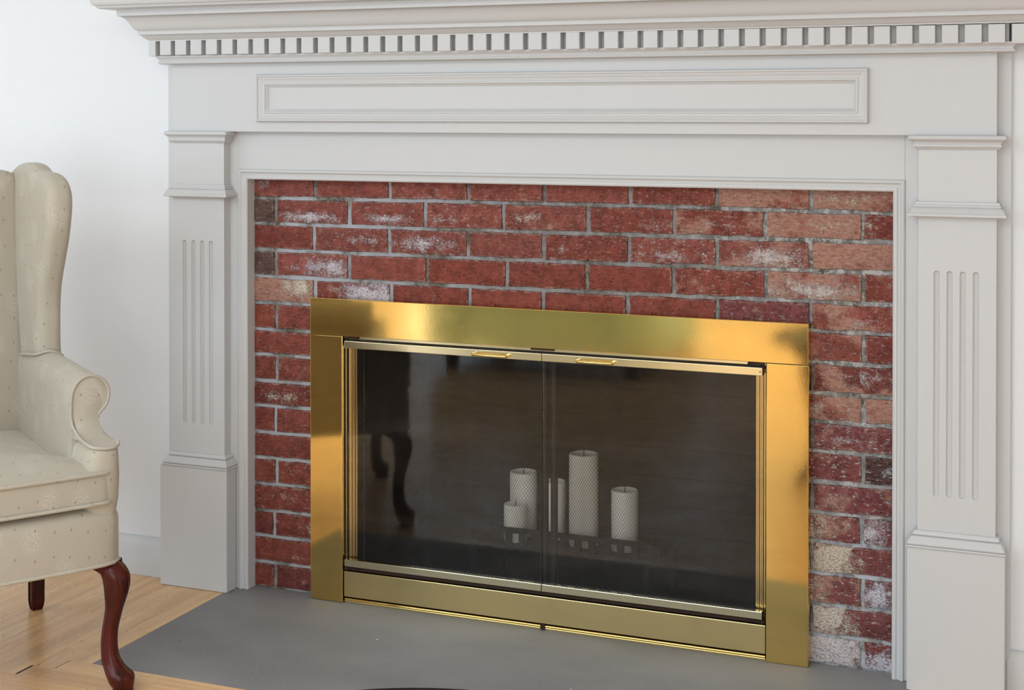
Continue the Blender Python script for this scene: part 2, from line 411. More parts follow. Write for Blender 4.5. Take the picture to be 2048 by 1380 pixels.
# floor planks (real strips); boards at right angles to the wall beside the hearth, parallel in front
PW = 0.057
def plank_mesh(w, l):
    g = 0.00015; b = 0.0004; t = 0.021
    x0, x1, y0, y1 = -w/2+g, w/2-g, -l/2+g, l/2-g
    v = [(x0, y0, -t), (x1, y0, -t), (x1, y1, -t), (x0, y1, -t), (x0, y0, -b), (x1, y0, -b), (x1, y1, -b), (x0, y1, -b),
         (x0+b, y0+b, 0), (x1-b, y0+b, 0), (x1-b, y1-b, 0), (x0+b, y1-b, 0)]
    f = [(0, 3, 2, 1), (0, 1, 5, 4), (1, 2, 6, 5), (2, 3, 7, 6), (3, 0, 4, 7), (4, 5, 9, 8), (5, 6, 10, 9), (6, 7, 11, 10), (7, 4, 8, 11), (8, 9, 10, 11)]
    me = mesh('plank', v, f); me.materials.append(M['floor']); return me
pm = {}
def plank(cx, cy, w, l, rot=0):
    key = (round(w, 4), round(l, 3))
    if key not in pm: pm[key] = plank_mesh(w, l)
    o = bpy.data.objects.new('plank', pm[key]); C.objects.link(o)
    o.parent = fl; o.location = (cx, cy, 0.0); o.rotation_euler = (0, 0, rot)
HX, HD = -0.0445, -0.612
x = HX-0.0008
i = 0
while x-PW > RX0:
    cxp = x-PW/2
    near = cxp > -1.6
    # ragged ends where the strips meet the cross boards
    yend = HD if cxp > -0.105 else HD-PW*(1 if cxp > -0.165 else 2)
    ys = [YW-0.002, (-0.33 - 0.11*((i*5) % 3)) if (near and i % 2) else None, yend]
    ys = [q for q in ys if q is not None]
    for a, b in zip(ys[:-1], ys[1:]): plank(cxp, (a+b)/2, PW, a-b)
    x -= PW; i += 1
xr0 = 1.68
x = 1.678
while x+PW < RX1:
    plank(x+PW/2, (YW-0.002+HD)/2, PW, YW-0.002-HD); x += PW
y = HD-0.0008; j = 0
while y-PW > RY0:
    cyp = y-PW/2
    left = HX-0.0608 if j == 0 else (HX-0.1208 if j == 1 else RX0+0.01)
    if j == 0: left = HX-0.0608
    if j < 14:
        cuts = [left] + [c for c in sorted([(-1.9+0.83*((j*7) % 5)/5*2), (0.15+0.31*((j*3) % 4)), (2.1+0.2*(j % 3))]) if c > left+0.1] + [RX1-0.01]
    else: cuts = [left, RX1-0.01]
    for a, b in zip(cuts[:-1], cuts[1:]): plank((a+b)/2, cyp, PW, b-a, pi/2)
    y -= PW; j += 1

# slate hearth
me = boxes_mesh('hearth', [(HX, 1.676, HD, 0.0, -0.0215, 0.0)])
hs = link('slate_hearth', me, 'slate')
tag(hs, 'grey slate hearth slab set flush into the wood floor before the fireplace', 'hearth')
# thin wooden border strip round the hearth
# ================================================================== BRICKWORK
W, HT = 1.635, 1.068
bw = thing('brick_surround', 'red brick surround with white lime bloom around the brass fire screen', 'brickwork', (0.8175, 0.03, 0))
zl = [1.018, 0.9519, 0.8832, 0.8144, 0.7451, 0.6748, 0.6097, 0.5399, 0.4756, 0.4058, 0.3392, 0.2715, 0.2014, 0.1343, 0.0656]
zr = [1.0176, 0.9543, 0.8856, 0.8169, 0.75, 0.6799, 0.6099, 0.5461, 0.4804, 0.4103, 0.341, 0.2753, 0.2052, 0.1348, 0.0646]
zmid = {0: 1.0209, 1: 0.9517, 2: 0.8826, 3: 0.8125}
def bed(i, x):
    if i < 0: return HT+0.012
    if i >= 15: return -0.006
    t = x/W; a, b = zl[i], zr[i]; m = zmid.get(i, (a+b)/2)
    e = m-(a+b)/2
    return a+(b-a)*t+e*4*t*(1-t)
joints = {0: [0.1803, 0.3948, 0.6114, 0.81, 1.0265, 1.2346, 1.4516], 1: [0.0638, 0.2799, 0.4926, 0.7041, 0.9228, 1.1341, 1.3482, 1.5668],
          2: [0.1765, 0.3928, 0.61, 0.8093, 1.0238, 1.2357, 1.4517], 3: [0.0634, 0.2793, 0.4985, 0.713, 0.9183, 1.1329, 1.3499, 1.5671],
          4: [0.1797, 0.3984, 0.6139, 0.8061, 1.0199, 1.2359, 1.4519]}
lo = {5: (0.0648, 1.5691), 6: (0.1773, 1.4524), 7: (0.066, 1.5685), 8: (0.177, 1.4538), 9: (0.0611, 1.567), 10: (0.1767, 1.4529),
      11: (0.0646, 1.5662), 12: (0.1764, 1.4521), 13: (0.0584, 1.5676), 14: (0.1761, 1.4535), 15: (0.0597, 1.5679)}
rows = []
for r in range(5):
    e = [-0.035]+joints[r]+[W+0.035]
    rows.append([(e[i], e[i+1]) for i in range(len(e)-1)])
for r in range(5, 16):
    a, b = lo[r]
    if r % 2: rows.append([(-0.035, a), (a, 0.275), (1.3585, b), (b, W+0.035)])
    else: rows.append([(-0.035, a), (1.4 - 0.16, b), (b, W+0.035)])
RED, ROSE, DK, PURP_SHEEN, ORG = (134, 54, 40), (144, 68, 57), (84, 66, 60), (124, 54, 60), (148, 64, 44)  # the purplish tone has reflected blue light mixed into the clay colour
VDK = (52, 30, 32); DRED = (118, 40, 34)
# (row, index): (colour, bloom, u, v, w, h, haze, streak, cream)   u,v: centre of the bloom across and up the brick (0..1)
OV = {
 (0, 0): (ROSE, .35, .3, .7, .8, 1, .1, .15, 0), (0, 1): (ROSE, .1, .5, .5, .5, .5, .1, .1, 0), (0, 2): (ROSE, .35, .5, .1, .9, .5, .2, .3, .5), (0, 3): (ROSE, .1, .2, .3, .4, .5, .3, .25, .5),
 (0, 4): (ROSE, 0, .5, .5, 1, 1, .35, .15, .5), (0, 5): (RED, .2, .5, .5, .7, .7, .35, .35, .4), (0, 6): (ROSE, .2, .3, .5, .8, .8, .75, .3, .7), (0, 7): (ROSE, .4, .3, .4, .9, .9, .8, .5, .9),
 (1, 0): (DK, .1, .9, .3, .3, .5, 0, .15, .3), (1, 1): (ROSE, .85, .45, .25, .75, .45, .15, .2, .1), (1, 2): (ROSE, .75, .5, .25, .6, .4, .15, .3, .1), (1, 3): (ROSE, .5, .25, .3, .5, .5, .2, .4, .2),
 (1, 4): (ROSE, .45, .3, .5, .6, .7, .35, .25, .5), (1, 5): (RED, .5, .8, .3, .5, .6, .2, .35, .4), (1, 6): (RED, .4, .5, .4, .9, .6, .45, .5, .5), (1, 7): (ROSE, .35, .6, .5, .9, .9, .85, .4, .9), (1, 8): (DRED, .6, .1, .5, .5, 1, .3, .2, .9),
 (2, 0): (RED, 0, .5, .5, 1, 1, .1, .1, 0), (2, 1): (ROSE, .55, .7, .5, .7, .5, .15, .4, .1), (2, 2): (ROSE, .7, .4, .45, .9, .6, .2, .5, .1), (2, 3): (ROSE, 0, .5, .5, 1, 1, .15, .15, 0), (2, 4): (RED, .2, .2, .4, .5, .9, .2, .35, .4),
 (2, 5): (ROSE, .5, .4, .3, 1.1, .6, .35, .5, .3), (2, 6): (ROSE, .7, .6, .3, .9, 1, .6, .5, .4), (2, 7): (ROSE, .2, .9, .5, .4, 1, .75, .2, .3),
 (3, 0): (DK, .1, .5, .5, .7, .7, .1, .1, .2), (3, 1): (ROSE, .75, .75, .4, 1, 1, .2, .2, 0), (3, 2): (ROSE, 0, .5, .5, 1, 1, .1, .05, 0), (3, 3): (RED, 0, .5, .5, 1, 1, 0, .05, 0), (3, 4): (RED, 0, .5, .5, 1, 1, 0, .05, 0),
 (3, 5): (RED, 0, .5, .5, 1, 1, .05, .05, 0), (3, 6): (RED, .2, .2, .5, .5, 1, .3, .4, .2), (3, 7): (ROSE, .72, .5, .35, 1, .8, .8, .6, .4), (3, 8): (RED, .3, .6, .6, .8, .8, .5, .2, .5),
 (4, 0): (ORG, .85, .8, .6, .5, 1, .7, .3, .8), (4, 1): (RED, 1.0, .75, .5, .7, 1, .1, .3, 0), (4, 2): (RED, 0, .5, .5, 1, 1, 0, .05, 0), (4, 3): (RED, 0, .5, .5, 1, 1, 0, .05, 0), (4, 4): (RED, 0, .5, .5, 1, 1, 0, .05, 0), (4, 5): (RED, 0, .5, .5, 1, 1, .05, .1, 0),
 (4, 6): (PURP_SHEEN, .3, .4, .2, 1, .5, .1, .3, .1), (4, 7): (ROSE, .35, .5, .3, 1, 1, .5, .35, .4),
 (5, 0): (ORG, .1, .8, .5, .5, 1, .4, .1, .9), (5, 1): (RED, .15, .5, .5, .7, .7, .3, .1, .3), (6, 0): (RED, .1, .8, .3, .5, .5, .15, .15, .3), (7, 0): (RED, .2, .5, .5, .5, .5, .1, .1, .4), (7, 1): (RED, .4, .75, .5, .7, .9, .4, .2, .7),
 (8, 0): (DRED, .6, .55, .4, .7, .6, .15, .3, .7), (9, 0): (RED, 0, .5, .5, 1, 1, 0, .05, 0), (9, 1): (RED, .2, .8, .4, .5, .7, .2, .2, .5), (10, 0): (RED, 0, .5, .5, 1, 1, 0, .1, 0), (11, 0): (RED, 0, .5, .5, 1, 1, .1, .1, 0),
 (11, 1): (RED, .6, .9, .4, .6, .9, .2, .3, .6), (12, 0): (RED, .35, .6, .6, .9, .6, .05, .3, .6), (13, 0): (DRED, 0, .5, .5, 1, 1, 0, .05, 0), (13, 1): (RED, .75, .8, .4, .7, .9, .2, .2, .7), (14, 0): (RED, .3, .8, .3, .4, .5, .05, .1, .7),
 (15, 0): (RED, .1, .5, .6, .6, .6, .05, .05, .4), (15, 1): (DRED, 0, .5, .5, 1, 1, 0, .05, 0),
}
RT = {
 5: [(ROSE, .2, .6, .4, .8, .8, .5, .4, .5), (DRED, .4, .8, .8, .5, .6, .2, .3, .2)],
 6: [(DRED, .45, .6, .6, 1, 1, .5, .4, .3)],
 7: [(ROSE, .45, .5, .5, .4, 1.2, .7, .5, .6), (ROSE, .5, .8, .5, .8, 1, .6, .3, .2)],
 8: [(PURP_SHEEN, .4, .45, .4, .7, .8, .3, .75, .2)],
 9: [(PURP_SHEEN, .6, .2, .4, .5, 1, .3, .8, .6), (VDK, .45, .6, .5, .8, .6, 0, .5, .0)],
 10: [(PURP_SHEEN, .35, .2, .4, .6, .8, .4, .7, .3)],
 11: [(PURP_SHEEN, 1.15, .2, .5, .5, 1.2, .4, .7, .9), (PURP_SHEEN, .8, .25, .4, .6, 1.2, .4, .8, .1)],
 12: [(PURP_SHEEN, 1.2, .17, .5, .4, 1.2, .2, .8, .95)],
 13: [(PURP_SHEEN, .95, .2, .5, .6, 1.2, .5, .8, .7), (PURP_SHEEN, .85, .3, .4, .9, 1.2, .35, .8, 0)],
 14: [(PURP_SHEEN, 1.15, .15, .5, .4, 1.2, .15, .85, .75)],
 15: [(PURP_SHEEN, 1.35, .45, .5, .9, 1.2, .5, .8, .35), (DRED, 1.1, .5, .05, 1.2, .9, .2, .8, 0)],
}
def brick(r, idx, a, b, spec):
    g = 0.0048
    x0, x1 = a+g+random.uniform(-.0008, .0008), b-g+random.uniform(-.0008, .0008)
    if idx == 'sub': pass
    cx = (x0+x1)/2
    zt0, zt1 = bed(r-1, x0)-g, bed(r-1, x1)-g
    zb0, zb1 = bed(r, x0)+g, bed(r, x1)+g
    if r == 15: zb0 = zb1 = 0.003
    cz = (zt0+zb0+zt1+zb1)/4
    yf = random.uniform(-0.0015, 0.0012)
    j = lambda s=(.0014 if a < 1.0 else .0021): random.uniform(-s, s)
    # front face outline with slightly ragged arrises (more points than a box), bevelled edge
    out = []
    n = 7 if (x1-x0) > 0.12 else 3
    for i in range(n): t = i/n; out.append((x0+(x1-x0)*t, zb0+(zb1-zb0)*t))
    out.append((x1, zb1)); out.append((x1, (zb1+zt1)/2))
    for i in range(n): t = 1-i/n; out.append((x0+(x1-x0)*t, zt0+(zt1-zt0)*t))
    out.append((x0, zt0)); out.append((x0, (zb0+zt0)/2))
    out = [(px-cx+j(), pz-cz+j()) for px, pz in out]
    N = len(out); v = []
    hx = (x1-x0)/2; hz = (zt0-zb0)/2
    for ins, yy in ((0, 0.03), (0, 0.0030), (0.0010, 0.0008), (0.0028, 0.0)):
        for px, pz in out:
            v.append((px-math.copysign(min(ins, abs(px)), px) if abs(px) > hx*0.9 else px, yy+yf, pz-math.copysign(ins, pz) if abs(pz) > hz*0.8 else pz))
    f = []
    for k in range(3):
        for i in range(N): f.append((k*N+i, k*N+(i+1) % N, (k+1)*N+(i+1) % N, (k+1)*N+i))
    f.append(tuple(3*N+i for i in range(N)))
    o = link('brick', mesh('brick', v, f), 'brick', bw, 40)
    o.location = (cx-0.8175, -0.03, cz)
    col, bl, u, vv, ww, hh, hz_, st, cr = spec
    jit = random.uniform(0.9, 1.12)
    o.color = (*[min(1, c*jit) for c in lin(col)], 1)
    L, H = x1-x0, zt0-zb0
    o['bloom'] = float(bl); o['bloom_x'] = (u-.5)*L; o['bloom_z'] = (vv-.5)*H
    o['bloom_w'] = max(.02, ww*L/2); o['bloom_h'] = max(.012, hh*H/2)
    o['half_w'] = L/2; o['half_h'] = H/2
    o['haze'] = float(hz_); o['streak'] = float(min(1.0, st*(1.35 if a > 1.3 and r > 6 else 1.0))); o['cream'] = float(cr)
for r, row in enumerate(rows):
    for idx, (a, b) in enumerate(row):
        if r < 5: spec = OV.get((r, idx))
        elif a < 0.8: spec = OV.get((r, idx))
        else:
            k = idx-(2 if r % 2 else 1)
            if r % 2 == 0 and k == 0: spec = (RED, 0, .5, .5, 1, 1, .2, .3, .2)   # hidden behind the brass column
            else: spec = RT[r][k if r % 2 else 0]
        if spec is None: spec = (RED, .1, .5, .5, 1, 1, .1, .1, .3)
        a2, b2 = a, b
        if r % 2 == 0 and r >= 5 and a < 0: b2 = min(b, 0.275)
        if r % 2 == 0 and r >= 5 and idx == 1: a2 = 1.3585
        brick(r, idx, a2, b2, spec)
# brick between column and even joints on the left (short hidden pieces)
mm = boxes_mesh('mortar', [(-0.04, 0.272, 0.0058, 0.10, -0.01, HT+0.02), (1.3615, W+0.02, 0.0058, 0.10, -0.01, HT+0.02), (0.272, 1.3615, 0.0058, 0.10, 0.69, HT+0.02)])
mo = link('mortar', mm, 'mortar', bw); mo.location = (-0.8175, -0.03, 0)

# ================================================================== FIREBOX
fb = thing('firebox', 'dark sooty firebox interior behind the glass fire doors', 'firebox', (0.82, 0.3, 0))
def fbx(name, *b):
    o = link(name, boxes_mesh(name, [b]), 'soot', fb); o.location = (-0.82, -0.3, 0); return o
fbx('firebox_back', 0.30, 1.34, 0.56, 0.62, -0.005, 0.80)
fbx('firebox_side', 0.235, 0.275, 0.101, 0.62, -0.005, 0.80)
fbx('firebox_side', 1.362, 1.402, 0.101, 0.62, -0.005, 0.80)
fbx('firebox_floor', 0.275, 1.362, 0.001, 0.56, -0.02, 0.012)
fbx('firebox_top', 0.275, 1.362, 0.101, 0.56, 0.74, 0.80)
# row joints on the back wall of the firebox
for i in range(9):
    fbx('fire_brick', 0.30, 1.34, 0.552, 0.561, 0.02+i*0.078, 0.02+i*0.078+0.070)

# ================================================================== MANTEL
XL, XR, YP, YF = -0.2095, 1.8537, -0.063, -0.034
mt = thing('fireplace_mantel', 'white painted wood mantel with dentil cornice, fluted pilasters and framed frieze panel', 'mantelpiece', (0.82, -0.05, 0))
MT = Vector((-0.82, 0.05, 0))
def mpart(o, parent=mt):
    o.parent = parent
    if parent is mt: o.location = MT
    return o
# backing board against the wall, frame board round the opening, frieze
mpart(box('backing_board', XL-0.030, XR+0.027, -0.036, -0.026, 0.0005, 1.50, 'trim_paint', bev=0.001)) if False else None
def bxs(name, bl, mat='trim_paint', bev=0.0012):
    me = boxes_mesh(name, bl)
    bm = bmesh.new(); bm.from_mesh(me)
    bmesh.ops.bevel(bm, geom=bm.edges[:], offset=bev, segments=2, profile=0.5, affect='EDGES')
    bm.to_mesh(me); bm.free()
    return mpart(link(name, me, mat, None, None))
bxs('backing_board', [(XL-0.031, XL+0.05, -0.037, -0.0255, 0.0005, 1.50)])
bxs('backing_board', [(XR-0.05, XR+0.028, -0.037, -0.0255, 0.0005, 1.50)])
bxs('inner_board', [(-0.10, -0.0262, YF, -0.0255, 0.0005, 1.25)])
bxs('inner_board', [(1.662, 1.75, YF, -0.0255, 0.0005, 1.25)])
bxs('inner_board', [(-0.0262, 1.662, YF, -0.0255, 1.0935, 1.25)])
bxs('frieze_board', [(XL, XR, YP, -0.037, 1.1912, 1.50)])
frame_moulding('frieze_panel_moulding', 0.0497, 1.5878, 1.2172, 1.3375, YP,
    [(0.0, -0.001), (0.0, 0.006), (0.001, 0.0115)] + [(0.004+0.0035*sin(radians(a)), 0.010+0.0035*cos(radians(a))) for a in (-60, -20, 20, 60, 90)] +
    [(0.010, 0.0105), (0.014, 0.0085), (0.0185, 0.0065), (0.021, 0.0062), (0.0225, 0.0085), (0.0255, 0.0088), (0.0275, 0.006), (0.030, 0.0035), (0.0325, 0.0025), (0.033, -0.001)], 'trim_paint', mt).location = MT
# casing round the bricks: profile inset from outer edge towards the bricks
casp = [(0.0, -0.02), (0.0, 0.003), (0.0008, 0.006), (0.0035, 0.0078), (0.0065, 0.0075), (0.0085, 0.0055), (0.010, 0.0035), (0.0145, 0.0015), (0.0165, 0.0012), (0.0175, 0.0038), (0.0205, 0.0045), (0.0240, 0.0035), (0.0262, 0.001), (0.0268, -0.034), (0.020, -0.034)]
frame_moulding('opening_casing', -0.0260, 1.6625, 0.0008, 1.0940, YF+0.002, casp, 'trim_paint', mt, open_bottom=True).location = MT

def flute_face(x0, x1, z0, z1, cxs, fz0, fz1, r=0.0062, depth=0.0058):
    # front face as a height field with round-ended flutes cut into it
    xs = [x0]
    for c in cxs:
        xs += [c-r-0.0008] + [c+r*sin(radians(a)) for a in range(-90, 91, 15)] + [c+r+0.0008]
    xs.append(x1)
    zs = [z0, fz0-0.001] + [fz0+r-r*cos(radians(a)) for a in range(0, 91, 15)] + [fz1-r+r*sin(radians(a)) for a in range(0, 91, 15)] + [fz1+0.001, z1]
    v = []; f = []
    for z in zs:
        for x_ in xs:
            d = 9
            for c in cxs:
                zz = min(max(z, fz0+r), fz1-r)
                d = min(d, sqrt((x_-c)**2+(z-zz)**2))
            dep = depth*sqrt(max(0, 1-(d/r)**2)) if d < r else 0
            v.append((x_, YP+dep, z))
    n = len(xs)
    for i in range(len(zs)-1):
        for j in range(n-1): f.append((i*n+j, i*n+j+1, (i+1)*n+j+1, (i+1)*n+j))
    # close to the back
    m = len(v); v += [(x0, -0.0345, z0), (x1, -0.0345, z0), (x1, -0.0345, z1), (x0, -0.0345, z1)]
    L = (len(zs)-1)*n
    f.append(tuple([m] + [m+1] + [n-1-j for j in range(n)]))
    f.append(tuple([m+3] + [L+j for j in range(n)] + [m+2]))
    f.append(tuple([m] + [i*n for i in range(len(zs))] + [m+3]))
    f.append(tuple([m+1, m+2] + [i*n+n-1 for i in reversed(range(len(zs)))]))
    f.append((m, m+3, m+2, m+1))
    me = bpy.data.meshes.new('pilaster'); me.from_pydata(v, [], f); me.update()
    bm = bmesh.new(); bm.from_mesh(me); bmesh.ops.recalc_face_normals(bm, faces=bm.faces); bm.to_mesh(me); bm.free()
    return me
cap_prof = [(-0.004, 1.1922)] + [(0.0165+0.0055*cos(radians(a)), 1.1867+0.0055*sin(radians(a))) for a in (90, 60, 30, 0, -30, -60, -80)] + \
    [(0.0155, 1.1805), (0.0125, 1.178), (0.0105, 1.1745), (0.0100, 1.1725), (0.0115, 1.1715), (0.0115, 1.1685), (0.009, 1.1665), (0.006, 1.1635), (0.004, 1.1620), (-0.004, 1.1615)]
neck_prof = [(-0.004, 1.0535), (0.0060, 1.0532), (0.0068, 1.0522), (0.0068, 1.0475), (0.0098, 1.0462), (0.0106, 1.0442), (0.0106, 1.0432), (0.0086, 1.0424), (0.0090, 1.0416), (0.0120, 1.0405), (0.0150, 1.0378), (0.0180, 1.0335), (0.0205, 1.0288),
             (0.0226, 1.0272), (0.0230, 1.0255), (0.0228, 1.0232), (0.0212, 1.0218), (0.0090, 1.0212), (0.0085, 1.0196), (0.0035, 1.0190), (-0.004, 1.0180)]
base_prof = [(-0.004, 0.3515), (0.0050, 0.3512), (0.0070, 0.3490), (0.0098, 0.3450), (0.0102, 0.3436), (0.0072, 0.3428), (0.0074, 0.3416), (0.0125, 0.3400), (0.0165, 0.3350), (0.0200, 0.3295), (0.0222, 0.3262),
             (0.0222, 0.3246), (0.0190, 0.3236), (0.0190, 0.3224), (0.0232, 0.3214), (0.0240, 0.3192), (0.0225, 0.3170), (-0.004, 0.3165)]
for side in (0, 1):
    if side == 0: x0, x1, cxs, fz, dz = XL, -0.0513, [-0.1722+0.02690*i for i in range(4)], (0.4265, 0.9070), 0.0
    else: x0, x1, cxs, fz, dz = 1.6935, XR, [1.7318+0.02683*i for i in range(4)], (0.4180, 0.9020), -0.008
    me = flute_face(x0, x1, 0.30+dz, 1.1913, cxs, *fz)
    p = mpart(link('pilaster', me, 'trim_paint', None, 25))
    for nm, pr_, d2 in (('capital_moulding', cap_prof, 0.0), ('neck_moulding', neck_prof, dz*0.4), ('base_moulding', base_prof, dz)):
        o = wrap_moulding(nm, x0, x1, YP, -0.036, pr_, 'trim_paint', p, 0.55 if (side == 0 and nm != 'base_moulding') else 0.9, 0.9, d2)
    me = boxes_mesh('plinth_block', [(x0-0.0275 if side == 0 else x0-0.0195, x1+0.0185 if side == 0 else x1+0.0205, YP-0.0200, -0.0375, 0.0008, 0.3168+dz)])
    bm = bmesh.new(); bm.from_mesh(me); bmesh.ops.bevel(bm, geom=bm.edges[:], offset=0.0014, segments=2, profile=0.5, affect='EDGES'); bm.to_mesh(me); bm.free()
    link('plinth_block', me, 'trim_paint', p, None)
# bed moulding under the dentils
bedp = [(-0.003, 1.3660), (0.019, 1.3662), (0.0250, 1.3668), (0.0285, 1.3685), (0.0295, 1.3710), (0.0285, 1.3735), (0.0262, 1.3745), (0.0262, 1.3755), (0.0275, 1.3785), (0.0300, 1.3820), (0.0330, 1.3845), (0.0335, 1.3862), (0.0335, 1.3885), (-0.003, 1.3885)]
wrap_moulding('bed_moulding', XL, XR, YP, -0.0365, bedp, 'trim_paint', mt, 0.82, 1.25).location = MT
wrap_moulding('dentil_backing', XL, XR, YP, -0.0365, [(-0.003, 1.3870), (0.0200, 1.3870), (0.0200, 1.4275), (-0.003, 1.4275)], 'trim_paint', mt, 0.82, 1.25).location = MT
# dentils: one block each
dm_ = boxes_mesh('dentil', [(-0.01675, 0.01675, -0.0090, 0.0190, -0.0196, 0.0196)])
bm = bmesh.new(); bm.from_mesh(dm_); bmesh.ops.bevel(bm, geom=[e for e in bm.edges if abs(e.verts[0].co.y) > 0.008 and e.verts[0].co.y < 0 and e.verts[1].co.y < 0], offset=0.0008, segments=1, affect='EDGES'); bm.to_mesh(dm_); bm.free()
dm_.materials.append(M['trim_paint'])
g0, g1, NG = -0.2217, 1.8788, 46
pit = (g1-g0)/(NG-1)
for i in range(NG-1):
    cxp = g0+pit*(i+0.5)
    o = bpy.data.objects.new('dentil', dm_); C.objects.link(o); o.parent = mt
    zc = 1.4070 - 0.0022*(cxp-0.8)/1.0
    o.location = MT+Vector((cxp, -0.1010, zc))
    o.scale.x = random.uniform(0.985, 1.015)
# end dentils that turn the corners
lx = XL-0.85*0.047
for xa, xb in ((lx, g0-0.0065), (g1+0.0065, XR+1.25*0.047)):
    bxs('dentil', [(xa, xb, -0.1105, -0.0365, 1.3875 if xa < 0 else 1.3835, 1.4275 if xa < 0 else 1.4240)], bev=0.0008)
# cornice: cove, fillet, cyma, fascia, shelf
corn = [(-0.003, 1.4260), (0.0470, 1.4262), (0.0472, 1.4285), (0.0500, 1.4300), (0.0540, 1.4325), (0.0590, 1.4372), (0.0640, 1.4408), (0.0668, 1.4420),
        (0.0690, 1.4425), (0.0695, 1.4490), (0.0685, 1.4512), (0.0700, 1.4530), (0.0735, 1.4545), (0.0775, 1.4585), (0.0810, 1.4635), (0.0845, 1.4700), (0.0875, 1.4750),
        (0.0915, 1.4800), (0.0960, 1.4845), (0.1010, 1.4872), (0.1060, 1.4888), (0.1095, 1.4895), (0.1100, 1.4900), (0.1100, 1.5055), (0.1100, 1.5065),
        (0.1430, 1.5065), (0.1480, 1.5080), (0.1500, 1.5110), (0.1510, 1.5135), (0.1560, 1.5145), (0.1595, 1.5180), (0.1615, 1.5240), (0.1625, 1.5320), (0.1625, 1.5400), (0.1600, 1.5450), (-0.003, 1.5460)]
wrap_moulding('cornice', XL, XR, YP, -0.0262, corn, 'trim_paint', mt, 0.85, 1.25).location = MT

# ================================================================== BRASS FIRE SCREEN
fs = thing('fireplace_screen', 'polished brass fireplace screen frame with two smoked glass doors', 'fireplace screen', (0.82, -0.02, 0))
FS = Vector((-0.82, 0.02, 0))
def fpart(name, b, mat='brass', bev=0.0012, parent=fs):
    me = boxes_mesh(name, b if isinstance(b, list) else [b])
    if bev:
        bm = bmesh.new(); bm.from_mesh(me); bmesh.ops.bevel(bm, geom=bm.edges[:], offset=bev, segments=2, profile=0.5, affect='EDGES'); bm.to_mesh(me); bm.free()
    o = link(name, me, mat, parent, None)
    if parent is fs: o.location = FS
    return o
YB = -0.036
fpart('frame_top', (0.1868, 1.4535, YB, -0.002, 0.6765, 0.7695))
fpart('frame_column', (0.1870, 0.2795, YB, -0.002, 0.0012, 0.6757))
fpart('frame_column', (1.3590, 1.4545, YB, -0.002, 0.0005, 0.6757))
# fasteners along the brick side: dark shadow line comes from the gap itself
fpart('lower_panel', (0.2812, 1.3570, -0.0325, -0.020, 0.0160, 0.0810), 'brass_aged')
fpart('base_rail', [(0.2812, 1.3570, -0.0290, -0.004, 0.0002, 0.0040)], 'brass_aged', 0.0006)
o = tube('base_bead', [(0.283, -0.0285, 0.0088), (1.356, -0.0285, 0.0088)], 0.0038, 'brass', fs, 10); o.location = FS
o = tube('base_bead', [(0.283, -0.0300, 0.0046), (1.356, -0.0300, 0.0046)], 0.0016, 'brass_aged', fs, 8); o.location = FS
fpart('base_latch', (0.8130, 0.8250, -0.0345, -0.024, 0.0020, 0.0150), 'rust_iron', 0.0012)
fpart('top_track', [(0.2815, 1.3565, -0.0290, -0.020, 0.6695, 0.6762)], 'brass_pale', 0.0006)
fpart('top_track', [(0.2815, 1.3565, -0.0270, -0.010, 0.6610, 0.6690)], 'gap_shade', 0.0)  # dark strip in place of shade under the track
fpart('bottom_track', [(0.2815, 1.3565, -0.0300, -0.012, 0.0835, 0.0915)], 'rust_iron', 0.0008)
fpart('side_gap_shade', [(0.2797, 0.2850, -0.0180, 0.004, 0.016, 0.676)], 'gap_shade', 0.0)  # strip coloured dark in place of the shaded gap beside the door
fpart('side_gap_shade', [(1.3540, 1.3588, -0.0180, 0.004, 0.016, 0.676)], 'gap_shade', 0.0)  # same shade strip for the right-hand gap
for x0, x1 in ((0.2855, 0.3105), (1.3300, 1.3535)):
    n = 5; wv = (x1-x0)
    pts = []
    for i in range(n):
        a = x0+wv*i/n; pts += [(a+0.0004, -0.012), (a+0.0012, -0.0165 if i % 2 else -0.014), (a+wv/n-0.0008, -0.0165 if i % 2 else -0.014)]
    pts += [(x1, -0.012), (x1, 0.02), (x0, 0.02)]
    rings = [[(px, py, z) for px, py in pts] for z in (0.016, 0.675)]
    o = link('side_channel', loft_mesh('side_channel', rings), 'brass_aged', fs, 20); o.location = FS
